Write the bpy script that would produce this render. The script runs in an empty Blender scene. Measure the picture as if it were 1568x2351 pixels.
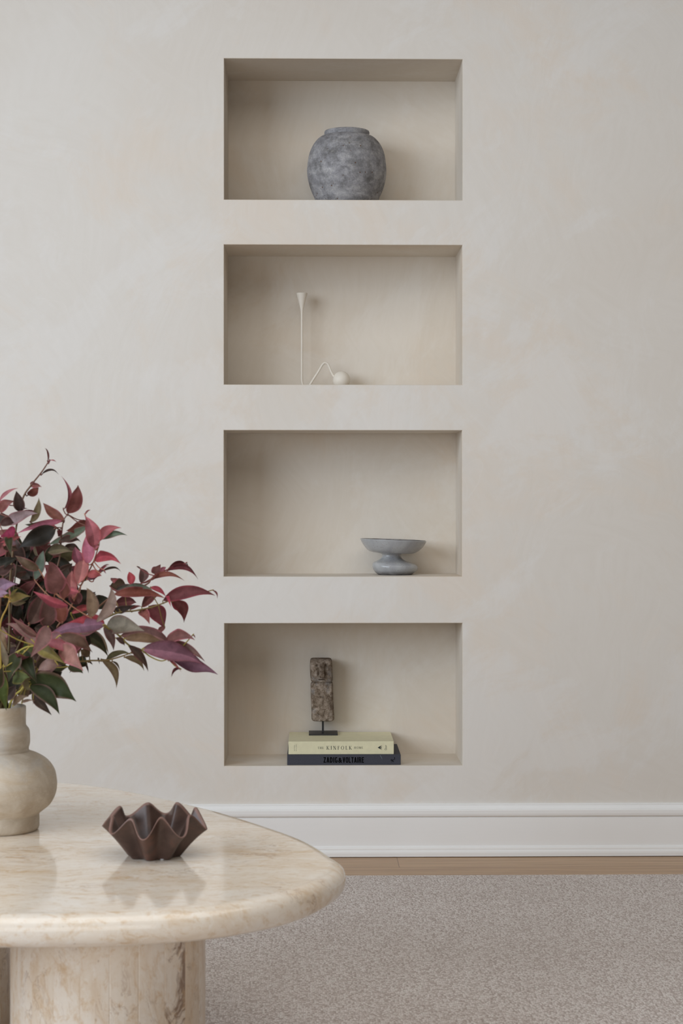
import bpy, bmesh, math, random
from mathutils import Vector, Matrix

random.seed(11)
scene = bpy.context.scene
COL = scene.collection
PI = math.pi

# ------------------------------------------------------------------ camera model
W, HGT = 1568.0, 2351.0
F = 3900.0                       # focal length in pixels of the 1568x2351 frame
HORIZON = 1165.0
VPX = 716.0                      # vanishing point of the wall normal
YAW = math.atan((W / 2 - VPX) / F)
CAMH = 0.943
D = 4.60
CAM = Vector((0, -D, CAMH))
FWD = Vector((math.sin(YAW), math.cos(YAW), 0))
RGT = Vector((math.cos(YAW), -math.sin(YAW), 0))
UP = Vector((0, 0, 1))


def ray(px, py):
    return FWD * F + RGT * (px - W / 2) + UP * (HORIZON - py)


def on_y(px, py, y=0.0):
    r = ray(px, py)
    return CAM + r * ((y - CAM.y) / r.y)


def on_z(px, py, z=0.0):
    r = ray(px, py)
    return CAM + r * ((z - CAM.z) / r.z)


def srgb(r, g, b, a=1.0):
    def f(c):
        c /= 255.0
        return c / 12.92 if c <= 0.04045 else ((c + 0.055) / 1.055) ** 2.4
    return (f(r), f(g), f(b), a)


# ------------------------------------------------------------------ object helpers
def link(name, me, mat=None, parent=None, smooth=False):
    o = bpy.data.objects.new(name, me)
    COL.objects.link(o)
    if mat:
        for m in (mat if isinstance(mat, (list, tuple)) else [mat]):
            me.materials.append(m)
    if smooth:
        for p in me.polygons:
            p.use_smooth = True
    if parent is not None:
        o.parent = parent
        o.matrix_parent_inverse = Matrix.Translation(-Vector(parent.location))
        # parents are unrotated empties, so geometry stays where it was built
    return o


def obj(name, bm, mat=None, parent=None, smooth=False):
    bmesh.ops.recalc_face_normals(bm, faces=bm.faces[:])
    me = bpy.data.meshes.new(name)
    bm.to_mesh(me)
    bm.free()
    return link(name, me, mat, parent, smooth)


def thing(name, label, cat, loc=(0, 0, 0), group=None):
    o = bpy.data.objects.new(name, None)
    COL.objects.link(o)
    o.location = loc
    o.empty_display_size = 0.05
    o['label'] = label
    o['category'] = cat
    if group:
        o['group'] = group
    return o


def box(bm, x0, x1, y0, y1, z0, z1, bevel=0.0, seg=2):
    b = bmesh.new()
    bmesh.ops.create_cube(b, size=1.0)
    for v in b.verts:
        v.co = Vector((x0 + (v.co.x + .5) * (x1 - x0), y0 + (v.co.y + .5) * (y1 - y0), z0 + (v.co.z + .5) * (z1 - z0)))
    if bevel > 0:
        bmesh.ops.bevel(b, geom=b.edges[:], offset=bevel, segments=seg, profile=0.5, affect='EDGES')
    me = bpy.data.meshes.new('t')
    b.to_mesh(me)
    b.free()
    bm.from_mesh(me)
    bpy.data.meshes.remove(me)


def loft(bm, rings, closed=True, cap0=False, cap1=False):
    """rings: list of lists of Vectors, same length."""
    vr = [[bm.verts.new(p) for p in r] for r in rings]
    n = len(vr[0])
    for a, b in zip(vr, vr[1:]):
        for i in range(n if closed else n - 1):
            j = (i + 1) % n
            bm.faces.new((a[i], a[j], b[j], b[i]))
    if cap0:
        bm.faces.new(vr[0])
    if cap1:
        bm.faces.new(vr[-1])
    return vr


def circle(c, r, n=64, rx=None):
    return [Vector((c[0] + r * math.cos(2 * PI * i / n), c[1] + (rx or r) * math.sin(2 * PI * i / n), c[2])) for i in range(n)]


def catmull(pts, n=8, closed=False):
    P = [Vector(p) for p in pts]
    out = []
    m = len(P)
    rng = range(m) if closed else range(m - 1)
    for i in rng:
        if closed:
            p0, p1, p2, p3 = P[(i - 1) % m], P[i], P[(i + 1) % m], P[(i + 2) % m]
        else:
            p0, p1, p2, p3 = P[max(i - 1, 0)], P[i], P[i + 1], P[min(i + 2, m - 1)]
        for k in range(n):
            t = k / n
            out.append(0.5 * ((2 * p1) + (p2 - p0) * t + (2 * p0 - 5 * p1 + 4 * p2 - p3) * t * t + (3 * p1 - p0 - 3 * p2 + p3) * t ** 3))
    if not closed:
        out.append(P[-1].copy())
    return out


def tube(bm, pts, rad, n=8, cap=True):
    """rad: number or function of t in 0..1"""
    pts = [Vector(p) for p in pts]
    m = len(pts)
    rings = []
    prev = None
    for i, p in enumerate(pts):
        t = (pts[min(i + 1, m - 1)] - pts[max(i - 1, 0)]).normalized()
        if prev is None:
            a = Vector((0, 1, 0)) if abs(t.y) < .9 else Vector((1, 0, 0))
            u = t.cross(a).normalized()
        else:
            u = (prev - t * prev.dot(t)).normalized()
        prev = u
        v = t.cross(u)
        r = rad(i / (m - 1)) if callable(rad) else rad
        rings.append([p + (u * math.cos(2 * PI * k / n) + v * math.sin(2 * PI * k / n)) * r for k in range(n)])
    return loft(bm, rings, True, cap, cap)


# ------------------------------------------------------------------ node helpers
class NT:
    def __init__(self, name):
        self.m = bpy.data.materials.new(name)
        self.m.use_nodes = True
        self.nt = self.m.node_tree
        self.nt.nodes.clear()
        self.out = self.n('ShaderNodeOutputMaterial')
        self.b = self.n('ShaderNodeBsdfPrincipled')
        self.l(self.b.outputs[0], self.out.inputs[0])

    def n(self, t, **kw):
        x = self.nt.nodes.new(t)
        for k, v in kw.items():
            setattr(x, k, v)
        return x

    def l(self, a, b):
        self.nt.links.new(a, b)

    def put(self, sock, v):
        if hasattr(v, 'is_output') or isinstance(v, bpy.types.NodeSocket):
            self.l(v, sock)
        else:
            sock.default_value = v

    def pos(self, scale=(1, 1, 1), rot=(0, 0, 0), loc=(0, 0, 0), src=None):
        g = src or self.n('ShaderNodeNewGeometry').outputs['Position']
        mp = self.n('ShaderNodeMapping')
        mp.inputs['Scale'].default_value = scale
        mp.inputs['Rotation'].default_value = rot
        mp.inputs['Location'].default_value = loc
        self.l(g, mp.inputs['Vector'])
        return mp.outputs[0]

    def noise(self, vec, scale, detail=4, rough=.5, dist=0.0, color=False):
        x = self.n('ShaderNodeTexNoise')
        self.l(vec, x.inputs['Vector'])
        x.inputs['Scale'].default_value = scale
        x.inputs['Detail'].default_value = detail
        x.inputs['Roughness'].default_value = rough
        x.inputs['Distortion'].default_value = dist
        return x.outputs['Color' if color else 'Fac']

    def ramp(self, fac, stops, interp='LINEAR'):
        r = self.n('ShaderNodeValToRGB')
        r.color_ramp.interpolation = interp
        e = r.color_ramp.elements
        while len(e) < len(stops):
            e.new(0.5)
        for el, (p, c) in zip(e, stops):
            el.position = p
            el.color = c if len(c) == 4 else (c[0], c[1], c[2], 1)
        self.l(fac, r.inputs[0])
        return r.outputs[0]

    def mix(self, fac, a, b, mode='MIX'):
        x = self.n('ShaderNodeMix', data_type='RGBA', blend_type=mode)
        self.put(x.inputs[0], fac)
        self.put(x.inputs[6], a)
        self.put(x.inputs[7], b)
        return x.outputs[2]

    def math(self, op, a, b=0.0, clamp=False):
        x = self.n('ShaderNodeMath', operation=op)
        x.use_clamp = clamp
        self.put(x.inputs[0], a)
        self.put(x.inputs[1], b)
        return x.outputs[0]

    def bump(self, h, strength=.2, dist=.01, prev=None):
        x = self.n('ShaderNodeBump')
        x.inputs['Strength'].default_value = strength
        x.inputs['Distance'].default_value = dist
        self.l(h, x.inputs['Height'])
        if prev is not None:
            self.l(prev, x.inputs['Normal'])
        return x.outputs[0]

    def fin(self, color=None, rough=None, normal=None, spec=None, metal=None, coat=None, coat_rough=None):
        I = self.b.inputs
        if color is not None:
            self.put(I['Base Color'], color)
        if rough is not None:
            self.put(I['Roughness'], rough)
        if normal is not None:
            self.l(normal, I['Normal'])
        if spec is not None:
            I['Specular IOR Level'].default_value = spec
        if metal is not None:
            I['Metallic'].default_value = metal
        if coat is not None:
            I['Coat Weight'].default_value = coat
        if coat_rough is not None:
            I['Coat Roughness'].default_value = coat_rough
        return self.m


G = lambda v: (v, v, v, 1)

# ------------------------------------------------------------------ materials
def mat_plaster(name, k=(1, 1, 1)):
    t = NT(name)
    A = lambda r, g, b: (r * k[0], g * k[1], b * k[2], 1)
    p = t.pos()
    warp = t.noise(p, 1.7, 2, .5, .2, color=True)
    vm = t.n('ShaderNodeVectorMath', operation='MULTIPLY_ADD')
    t.l(warp, vm.inputs[0])
    vm.inputs[1].default_value = (.30, .30, .30)
    t.l(p, vm.inputs[2])
    pw = vm.outputs[0]
    big = t.noise(p, 1.1, 3, .5, .5)
    c = t.ramp(big, [(.36, A(.690, .640, .578)), (.64, A(.715, .678, .628))])
    # trowelled patches: soft warm and pale blotches with frayed borders
    m1 = t.noise(t.pos(scale=(1, 1, .6), src=t.pos(rot=(0, .6, 0), src=pw)), 3.4, 7, .68, .25)
    c = t.mix(t.ramp(m1, [(.50, G(0)), (.64, G(.52))]), c, A(.725, .632, .535))
    m2 = t.noise(t.pos(loc=(7, 3, 1), scale=(1, 1, .55), src=t.pos(rot=(0, -.8, 0), src=pw)), 3.6, 8, .70, .3)
    c = t.mix(t.ramp(m2, [(.50, G(0)), (.58, G(.60))]), c, A(.735, .708, .672))
    # broad brush strokes in three directions, each in its own patches
    def stroke(rot, w, l, off):
        return t.noise(t.pos(scale=(w, w, l), loc=off, src=t.pos(rot=(0, rot, 0), src=pw)), 1.0, 4, .62)
    sel = t.noise(pw, 3.2, 3, .5, .2)
    s1 = t.mix(t.ramp(sel, [(.42, G(0)), (.48, G(1))]), stroke(.55, 60, 4, (1, 2, 3)), stroke(-.15, 60, 5, (4, 1, 9)))
    sm = t.mix(t.ramp(sel, [(.54, G(0)), (.60, G(1))]), s1, stroke(1.15, 60, 4, (8, 3, 2)))
    c = t.mix(.085, c, sm, 'OVERLAY')
    # pale trowel edges here and there
    e = t.noise(t.pos(scale=(1, 1, 2.4), src=t.pos(rot=(0, .7, 0), src=p)), 3.0, 2, .4, .6)
    ln = t.ramp(e, [(.496, G(0)), (.5, G(1)), (.503, G(0))])
    gate = t.ramp(t.noise(p, 2.4, 3), [(.52, G(0)), (.62, G(1))])
    c = t.mix(t.math('MULTIPLY', t.math('MULTIPLY', ln, gate), .20), c, A(.78, .745, .70))
    fine = t.noise(p, 420, 2, .5)
    h = t.math('ADD', t.math('MULTIPLY', sm, 1.0), t.math('MULTIPLY', fine, .22))
    return t.fin(c, .88, t.bump(h, .075, .006), spec=.25)


def mat_paint():
    t = NT('satin_white_paint')
    p = t.pos()
    c = t.ramp(t.noise(p, 3, 3), [(.35, (.83, .82, .80)), (.65, (.86, .853, .838))])
    h = t.noise(t.pos(scale=(6, 160, 160)), 1, 3)
    return t.fin(c, .42, t.bump(h, .05, .003), spec=.4)


def mat_oak():
    t = NT('pale_oak_boards')
    br = t.n('ShaderNodeTexBrick')
    br.offset = .37
    br.inputs['Color1'].default_value = srgb(200, 170, 138)
    br.inputs['Color2'].default_value = srgb(182, 150, 118)
    br.inputs['Mortar'].default_value = srgb(104, 84, 66)
    br.inputs['Scale'].default_value = 1.0
    br.inputs['Mortar Size'].default_value = .0009
    br.inputs['Mortar Smooth'].default_value = .3
    br.inputs['Bias'].default_value = -.1
    br.inputs['Brick Width'].default_value = 1.9
    br.inputs['Row Height'].default_value = .18
    t.l(t.pos(loc=(-.229 + 1.9 * 2, .153 + 1.98, 0)), br.inputs['Vector'])
    g = t.noise(t.pos(scale=(2.2, 60, 1)), 1.2, 6, .65, .5)
    c = t.mix(t.ramp(g, [(.38, G(0)), (.62, G(.55))]), br.outputs['Color'], srgb(146, 116, 90), 'MIX')
    f = t.noise(t.pos(scale=(14, 420, 1)), 1, 3)
    c = t.mix(.22, c, f, 'OVERLAY')
    return t.fin(c, .45, t.bump(f, .08, .002), spec=.4)


def mat_rug(binding=False):
    t = NT('rug_binding' if binding else 'looped_wool')
    p = t.pos()
    vm = t.n('ShaderNodeVectorMath', operation='MULTIPLY_ADD')
    t.l(t.noise(p, 90, 2, .5, 0, True), vm.inputs[0])
    vm.inputs[1].default_value = (.007, .007, 0)
    t.l(p, vm.inputs[2])
    v = t.n('ShaderNodeTexVoronoi')
    v.inputs['Scale'].default_value = 250
    v.inputs['Randomness'].default_value = .75
    t.l(t.pos(scale=(1, .55, 1), src=vm.outputs[0]), v.inputs['Vector'])
    sep = t.n('ShaderNodeSeparateColor')
    t.l(v.outputs['Color'], sep.inputs[0])
    c = t.ramp(sep.outputs[0], [(0, srgb(192, 180, 175)), (.45, srgb(219, 210, 206)), (.8, srgb(232, 225, 222)), (1, srgb(228, 224, 219))])
    d = t.ramp(v.outputs['Distance'], [(.25, G(0)), (.78, G(1))])
    c = t.mix(t.math('MULTIPLY', d, .5), c, srgb(140, 127, 118))
    big = t.noise(p, 2.5, 4)
    c = t.mix(t.ramp(big, [(.4, G(0)), (.65, G(.16))]), c, srgb(165, 152, 142))
    h = t.math('SUBTRACT', 1.0, v.outputs['Distance'])
    if binding:
        c = srgb(176, 164, 154)
    return t.fin(c, .95, t.bump(h, .45, .004), spec=.1)


def mat_travertine(name, vertical=False):
    t = NT(name)
    p = t.pos()
    vm = t.n('ShaderNodeVectorMath', operation='MULTIPLY_ADD')
    t.l(t.noise(p, 5, 4, .55, .5, True), vm.inputs[0])
    vm.inputs[1].default_value = (.12, .12, .06) if not vertical else (.05, .05, .12)
    t.l(p, vm.inputs[2])
    pw = vm.outputs[0]
    if vertical:
        sa = t.n('ShaderNodeAttribute', attribute_name='strip')
        off = t.n('ShaderNodeVectorMath', operation='ADD')
        t.l(pw, off.inputs[0])
        t.l(t.math('MULTIPLY', sa.outputs['Fac'], 23.0), off.inputs[1])
        pw = off.outputs[0]
    sc = (2.6, 8.5, 9) if not vertical else (9, 9, 4.5)
    a = t.noise(t.pos(scale=sc, src=pw), 1.6, 7, .62, .4)
    c = t.ramp(a, [(.28, srgb(228, 214, 198)), (.45, srgb(236, 226, 212)), (.57, srgb(231, 217, 199)), (.74, srgb(214, 190, 162))])
    cl = t.noise(t.pos(scale=(1, 1, 1), src=pw), 9, 5, .6, .3)
    c = t.mix(t.ramp(cl, [(.5, G(0)), (.70, G(.6))]), c, srgb(238, 232, 224))
    # thin brown veins
    sc2 = (3.5, 12, 14) if not vertical else (12, 12, 7)
    vn = t.noise(t.pos(scale=sc2, src=pw), 1.5, 6, .66, .9)
    vl = t.ramp(vn, [(.485, G(0)), (.505, G(1)), (.52, G(0))])
    gate = t.ramp(t.noise(t.pos(loc=(3, 8, 2)), 5.5, 4, .6), [(.50, G(0)), (.66, G(1))])
    c = t.mix(t.math('MULTIPLY', t.math('MULTIPLY', vl, gate), .7), c, srgb(150, 112, 80))
    # ochre clouds
    oc = t.noise(t.pos(scale=sc, loc=(4, 1, 6), src=pw), 2.2, 7, .7, .6)
    c = t.mix(t.ramp(oc, [(.54, G(0)), (.70, G(.6))]), c, srgb(208, 174, 128))
    # tiny pits
    pt = t.n('ShaderNodeTexVoronoi')
    pt.inputs['Scale'].default_value = 55
    t.l(t.pos(scale=(1, 2, 2) if not vertical else (2, 2, 1), src=pw), pt.inputs['Vector'])
    pits = t.math('MULTIPLY', t.ramp(pt.outputs['Distance'], [(.07, G(1)), (.16, G(0))]), t.ramp(t.noise(p, 9, 3), [(.56, G(0)), (.64, G(1))]))
    c = t.mix(t.math('MULTIPLY', pits, .5), c, srgb(140, 108, 80))
    if vertical:
        at = t.n('ShaderNodeAttribute', attribute_name='strip')
        c = t.mix(t.ramp(at.outputs['Fac'], [(0, G(0)), (.3, G(.22)), (.55, G(.0)), (.72, G(.45)), (.9, G(.1))], 'CONSTANT'), c, srgb(212, 188, 156))
        dk = t.noise(t.pos(scale=(9, 9, 7), loc=(1, 2, 5), src=pw), 2.0, 6, .75, .8)
        g2 = t.ramp(at.outputs['Fac'], [(.66, G(0)), (.9, G(1))])
        c = t.mix(t.math('MULTIPLY', t.ramp(dk, [(.53, G(0)), (.60, G(.85))]), g2), c, srgb(126, 92, 64))
    fz = t.noise(t.pos(scale=(1, 2, 1.6) if not vertical else (1.6, 1.6, 1), loc=(2, 2, 7), src=pw), 42, 9, .76, .3)
    c = t.mix(t.ramp(fz, [(.51, G(0)), (.66, G(.7))]), c, srgb(206, 172, 128))
    fw = t.noise(t.pos(loc=(6, 1, 3), src=pw), 40, 8, .72, .3)
    c = t.mix(t.ramp(fw, [(.55, G(0)), (.68, G(.6))]), c, srgb(243, 238, 230))
    c = t.mix(.16, c, t.noise(p, 160, 4, .7), 'OVERLAY')
    n = t.bump(t.noise(p, 25, 3), .012, .004)
    return t.fin(c, (.10 if not vertical else .30), n, spec=.5)


def mat_stone_vase():
    t = NT('pale_matte_clay')
    p = t.pos()
    a = t.noise(p, 14, 5, .6, .6)
    c = t.ramp(a, [(.35, srgb(180, 165, 146)), (.52, srgb(200, 188, 171)), (.68, srgb(214, 206, 194))])
    b = t.noise(t.pos(scale=(1, 1, 2.2), loc=(2, 4, 1)), 10, 5, .6, .8)
    c = t.mix(t.ramp(b, [(.50, G(0)), (.66, G(.6))]), c, srgb(190, 166, 132))
    d = t.noise(t.pos(loc=(9, 1, 3)), 16, 4, .6, .5)
    c = t.mix(t.ramp(d, [(.56, G(0)), (.72, G(.5))]), c, srgb(180, 178, 176))
    e = t.noise(t.pos(scale=(1, 1, 3)), 30, 4, .6, 1.6)
    c = t.mix(t.ramp(e, [(.492, G(0)), (.502, G(.35)), (.512, G(0))]), c, srgb(228, 224, 218))
    return t.fin(c, .62, t.bump(t.noise(p, 60, 4), .05, .004), spec=.35)


def mat_jar():
    t = NT('weathered_grey_stoneware')
    p = t.pos()
    a = t.noise(t.pos(scale=(1, 1, 1.5)), 24, 9, .74, .2)
    c = t.ramp(a, [(.32, srgb(102, 100, 101)), (.48, srgb(140, 139, 142)), (.66, srgb(174, 172, 172))])
    b = t.noise(t.pos(loc=(3, 1, 7)), 20, 7, .7, .2)
    c = t.mix(t.ramp(b, [(.50, G(0)), (.66, G(.75))]), c, srgb(92, 90, 88))
    w = t.noise(t.pos(loc=(1, 5, 2)), 24, 12, .86, .3)
    c = t.mix(t.ramp(w, [(.57, G(0)), (.66, G(.6))]), c, srgb(188, 185, 178))
    wr = t.ramp(t.noise(t.pos(loc=(8, 2, 2)), 15, 4, .6, 1.0), [(.49, G(0)), (.50, G(.14)), (.515, G(0))])
    c = t.mix(wr, c, srgb(186, 184, 178))
    v = t.n('ShaderNodeTexVoronoi')
    v.inputs['Scale'].default_value = 66
    t.l(p, v.inputs['Vector'])
    sep = t.n('ShaderNodeSeparateColor')
    t.l(v.outputs['Color'], sep.inputs[0])
    sp = t.math('MULTIPLY', t.ramp(v.outputs['Distance'], [(.06, G(1)), (.17, G(0))]), t.ramp(sep.outputs[0], [(.42, G(0)), (.46, G(1))]))
    c = t.mix(sp, c, srgb(92, 62, 38))
    c = t.mix(.5, c, t.noise(p, 260, 5, .75), 'OVERLAY')
    h = t.math('ADD', t.noise(p, 20, 6, .6), t.math('MULTIPLY', sp, -.5))
    return t.fin(c, .7, t.bump(h, .22, .006), spec=.3)


def mat_glaze():
    t = NT('speckled_grey_glaze')
    p = t.pos()
    a = t.noise(p, 16, 4, .55, .3)
    c = t.ramp(a, [(.34, srgb(150, 151, 154)), (.66, srgb(179, 180, 180))])
    v = t.n('ShaderNodeTexVoronoi')
    v.inputs['Scale'].default_value = 240
    t.l(p, v.inputs['Vector'])
    sep = t.n('ShaderNodeSeparateColor')
    t.l(v.outputs['Color'], sep.inputs[0])
    sp = t.math('MULTIPLY', t.ramp(v.outputs['Distance'], [(.09, G(1)), (.24, G(0))]), t.ramp(sep.outputs[1], [(.55, G(0)), (.59, G(1))]))
    c = t.mix(t.math('MULTIPLY', sp, .8), c, srgb(116, 90, 58))
    at = t.n('ShaderNodeAttribute', attribute_name='rimdark')
    e = t.math('MULTIPLY', at.outputs['Fac'], t.ramp(t.noise(p, 40, 4), [(.3, G(.45)), (.6, G(1))]))
    c = t.mix(e, c, srgb(62, 54, 52))
    return t.fin(c, .22, None, spec=.5)


def mat_simple(name, rgb, rough=.5, var=.06, scale=30, spec=.4, bump=.03, metal=None):
    t = NT(name)
    p = t.pos()
    lo = srgb(*[max(0, c * (1 - var)) for c in rgb])
    hi = srgb(*[min(255, c * (1 + var)) for c in rgb])
    c = t.ramp(t.noise(p, scale, 4, .6), [(.3, lo), (.7, hi)])
    return t.fin(c, rough, t.bump(t.noise(p, scale * 6, 3), bump, .002), spec=spec, metal=metal)


def mat_bowl():
    t = NT('dark_brown_glaze')
    p = t.pos()
    a = t.noise(p, 26, 5, .6, .5)
    c = t.ramp(a, [(.35, srgb(62, 44, 38)), (.55, srgb(82, 62, 54)), (.70, srgb(104, 70, 58))])
    pn = t.n('ShaderNodeAttribute', attribute_name='lip')
    c = t.mix(t.math('MULTIPLY', pn.outputs['Fac'], .6), c, srgb(150, 116, 106))
    return t.fin(c, .40, t.bump(t.noise(p, 90, 3), .04, .002), spec=.45)


def mat_idol():
    t = NT('eroded_brown_stone')
    p = t.pos()
    a = t.noise(p, 75, 9, .80, .2)
    c = t.ramp(a, [(.34, srgb(66, 54, 43)), (.47, srgb(120, 105, 90)), (.57, srgb(156, 142, 128)), (.68, srgb(188, 176, 164))])
    b = t.noise(t.pos(loc=(4, 1, 2)), 24, 5, .65, .4)
    c = t.mix(t.ramp(b, [(.50, G(0)), (.66, G(.7))]), c, srgb(70, 56, 42))
    d = t.noise(t.pos(loc=(1, 9, 2)), 30, 4, .6)
    c = t.mix(t.ramp(d, [(.56, G(0)), (.70, G(.5))]), c, srgb(132, 134, 136))
    h = t.noise(p, 140, 7, .7)
    return t.fin(c, .88, t.bump(h, .75, .004), spec=.2)


def mat_leaf():
    t = NT('leaf_skin')
    at = t.n('ShaderNodeAttribute', attribute_name='Col')
    p = t.pos()
    mot = t.noise(p, 70, 4, .65, .4)
    hsv = t.n('ShaderNodeHueSaturation')
    t.l(at.outputs['Color'], hsv.inputs['Color'])
    t.l(t.ramp(mot, [(.3, G(.72)), (.7, G(1.22))]), hsv.inputs['Value'])
    c = hsv.outputs[0]
    m = t.fin(c, .50, t.bump(t.noise(p, 120, 3), .14, .002), spec=.20)
    # a little light passes through the blade
    tr = t.n('ShaderNodeBsdfTranslucent')
    t.l(c, tr.inputs[0])
    mx = t.n('ShaderNodeMixShader')
    mx.inputs[0].default_value = .22
    t.l(t.b.outputs[0], mx.inputs[1])
    t.l(tr.outputs[0], mx.inputs[2])
    t.l(mx.outputs[0], t.out.inputs[0])
    return m


def mat_vcol(name, rough=.5):
    t = NT(name)
    at = t.n('ShaderNodeAttribute', attribute_name='Col')
    return t.fin(at.outputs['Color'], rough)


PLASTER = mat_plaster('lime_plaster')
NICHE_SHADED = mat_plaster('shaded_lime_plaster', (.94, .905, .850))  # same plaster tinted darker and warmer: niche shade put into the colour
PAINT = mat_paint()
OAK = mat_oak()
RUG = mat_rug()
BIND = mat_rug(True)
TRAV = mat_travertine('polished_travertine')
TRAVLEG = mat_travertine('travertine_strips', True)
CLAY = mat_stone_vase()
JAR = mat_jar()
GLAZE = mat_glaze()
BOWL = mat_bowl()
IDOL = mat_idol()
LEAF = mat_leaf()
STEM = mat_vcol('stem_bark', .55)
CREAM = mat_simple('cream_powder_coat', (222, 215, 203), .5, .015)
BLACK = mat_simple('blackened_steel', (34, 33, 34), .45, .12, spec=.5)
COVER_Y = mat_simple('pale_yellow_paper', (216, 211, 178), .55, .02, 60)
COVER_N = mat_simple('charcoal_cloth', (62, 63, 72), .8, .08, 400, bump=.15)
PAGES = mat_simple('page_paper', (225, 219, 205), .9, .03, 200)
INK = mat_simple('dark_green_ink', (40, 50, 48), .7, .05)
INKB = mat_simple('black_ink', (6, 6, 8), .9, .05, spec=.1)
SCUFF = mat_simple('grey_scuff', (112, 124, 132), .8, .05)

# ------------------------------------------------------------------ wall with four niches
XL, XR, ZT = -3.4, 3.4, 2.95
niches = [  # px left, right, top, bottom, depth
    (514.6, 1061.7, 135.2, 458.8, .240),
    (514.3, 1061.2, 562.2, 883.0, .216),
    (514.0, 1060.7, 988.0, 1323.4, .203),
    (515.2, 1061.5, 1431.0, 1757.8, .219),
]
NB = []
for (l, r, tp, bt, dp) in niches:
    mx = (tp + bt) / 2
    x0, x1 = on_y(l, mx).x, on_y(r, mx).x
    z1, z0 = on_y((l + r) / 2, tp).z, on_y((l + r) / 2, bt).z
    NB.append((x0, x1, z0, z1, dp))
CH = .0016
bm = bmesh.new()
xs = [XL, min(n[0] for n in NB) - CH, max(n[1] for n in NB) + CH, XR]


def quad(bm, pts):
    return bm.faces.new([bm.verts.new(p) for p in pts])


quad(bm, [(xs[0], 0, 0), (xs[1], 0, 0), (xs[1], 0, ZT), (xs[0], 0, ZT)])
quad(bm, [(xs[2], 0, 0), (xs[3], 0, 0), (xs[3], 0, ZT), (xs[2], 0, ZT)])
order = sorted(NB, key=lambda n: n[2])
zc = 0.0
for (x0, x1, z0, z1, dp) in order:
    a, b = z0 - CH, z1 + CH
    quad(bm, [(xs[1], 0, zc), (xs[2], 0, zc), (xs[2], 0, a), (xs[1], 0, a)])
    quad(bm, [(xs[1], 0, a), (x0 - CH, 0, a), (x0 - CH, 0, b), (xs[1], 0, b)])
    quad(bm, [(x1 + CH, 0, a), (xs[2], 0, a), (xs[2], 0, b), (x1 + CH, 0, b)])
    zc = b
quad(bm, [(xs[1], 0, zc), (xs[2], 0, zc), (xs[2], 0, ZT), (xs[1], 0, ZT)])
# thickness of the wall behind the niches
quad(bm, [(XL, .34, 0), (XR, .34, 0), (XR, .34, ZT), (XL, .34, ZT)])
quad(bm, [(XL, 0, ZT), (XR, 0, ZT), (XR, .34, ZT), (XL, .34, ZT)])
quad(bm, [(XL, 0, 0), (XL, .34, 0), (XL, .34, ZT), (XL, 0, ZT)])
quad(bm, [(XR, 0, 0), (XR, .34, 0), (XR, .34, ZT), (XR, 0, ZT)])
me = bpy.data.meshes.new('wall_back')
bm.to_mesh(me)
bm.free()
wall = link('wall_back', me, PLASTER)
wall['kind'] = 'structure'
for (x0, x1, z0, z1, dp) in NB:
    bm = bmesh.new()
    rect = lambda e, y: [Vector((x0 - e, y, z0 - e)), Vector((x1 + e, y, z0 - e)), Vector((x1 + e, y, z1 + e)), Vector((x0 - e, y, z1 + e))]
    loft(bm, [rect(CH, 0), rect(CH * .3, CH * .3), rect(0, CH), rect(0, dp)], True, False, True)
    obj('niche', bm, NICHE_SHADED, wall)

# ------------------------------------------------------------------ floor, baseboard, rug
bm = bmesh.new()
quad(bm, [(XL, -5.6, 0), (XR, -5.6, 0), (XR, .0, 0), (XL, .0, 0)])
fl = obj('floor', bm, OAK)
fl['kind'] = 'structure'

prof = [(0, .1415), (.0065, .1415), (.0090, .1400), (.0094, .1380), (.0084, .1368), (.0100, .1352), (.0122, .1322), (.0150, .1290), (.0160, .1280),
        (.0160, .1276), (.0205, .1272), (.0222, .1250), (.0222, .1160), (.0210, .1105), (.0180, .1075), (.0150, .1060), (.0150, .1045), (.0162, .1040),
        (.0165, .1030), (.0165, .0290), (.0185, .0268), (.0225, .0255), (.0240, .0230), (.0240, .0190), (.0256, .0180), (.0280, .0150), (.0290, .0110),
        (.0290, .0020), (0, .0020)]
bm = bmesh.new()
loft(bm, [[Vector((x, -o, z)) for (o, z) in prof] for x in (XL, XR)], False)
bb = obj('baseboard_back', bm, PAINT)
bb['kind'] = 'structure'

RZ = .009
ry = on_z(1100, 2007.5, RZ).y
rug = thing('area_rug', 'greige looped wool area rug lying on the pale oak floor along the niche wall', 'rug', (0, ry - 1.5, 0))
bm = bmesh.new()
box(bm, XL + .35, XR - .12, -5.3, ry - .010, .0005, RZ + .001, .002)
obj('pile', bm, RUG, rug)
bm = bmesh.new()
box(bm, XL + .345, XR - .115, ry - .011, ry, .0005, RZ - .001, .003)
obj('edge_binding', bm, BIND, rug)

# resample evenly
def resample(pl, n):
    m = len(pl)
    cum = [0]
    for i in range(m):
        cum.append(cum[-1] + (pl[(i + 1) % m] - pl[i]).length)
    res = []
    j = 0
    for k in range(n):
        s = cum[-1] * k / n
        while cum[j + 1] < s:
            j += 1
        t = (s - cum[j]) / max(1e-9, cum[j + 1] - cum[j])
        res.append(pl[j].lerp(pl[(j + 1) % m], t))
    return res



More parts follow.
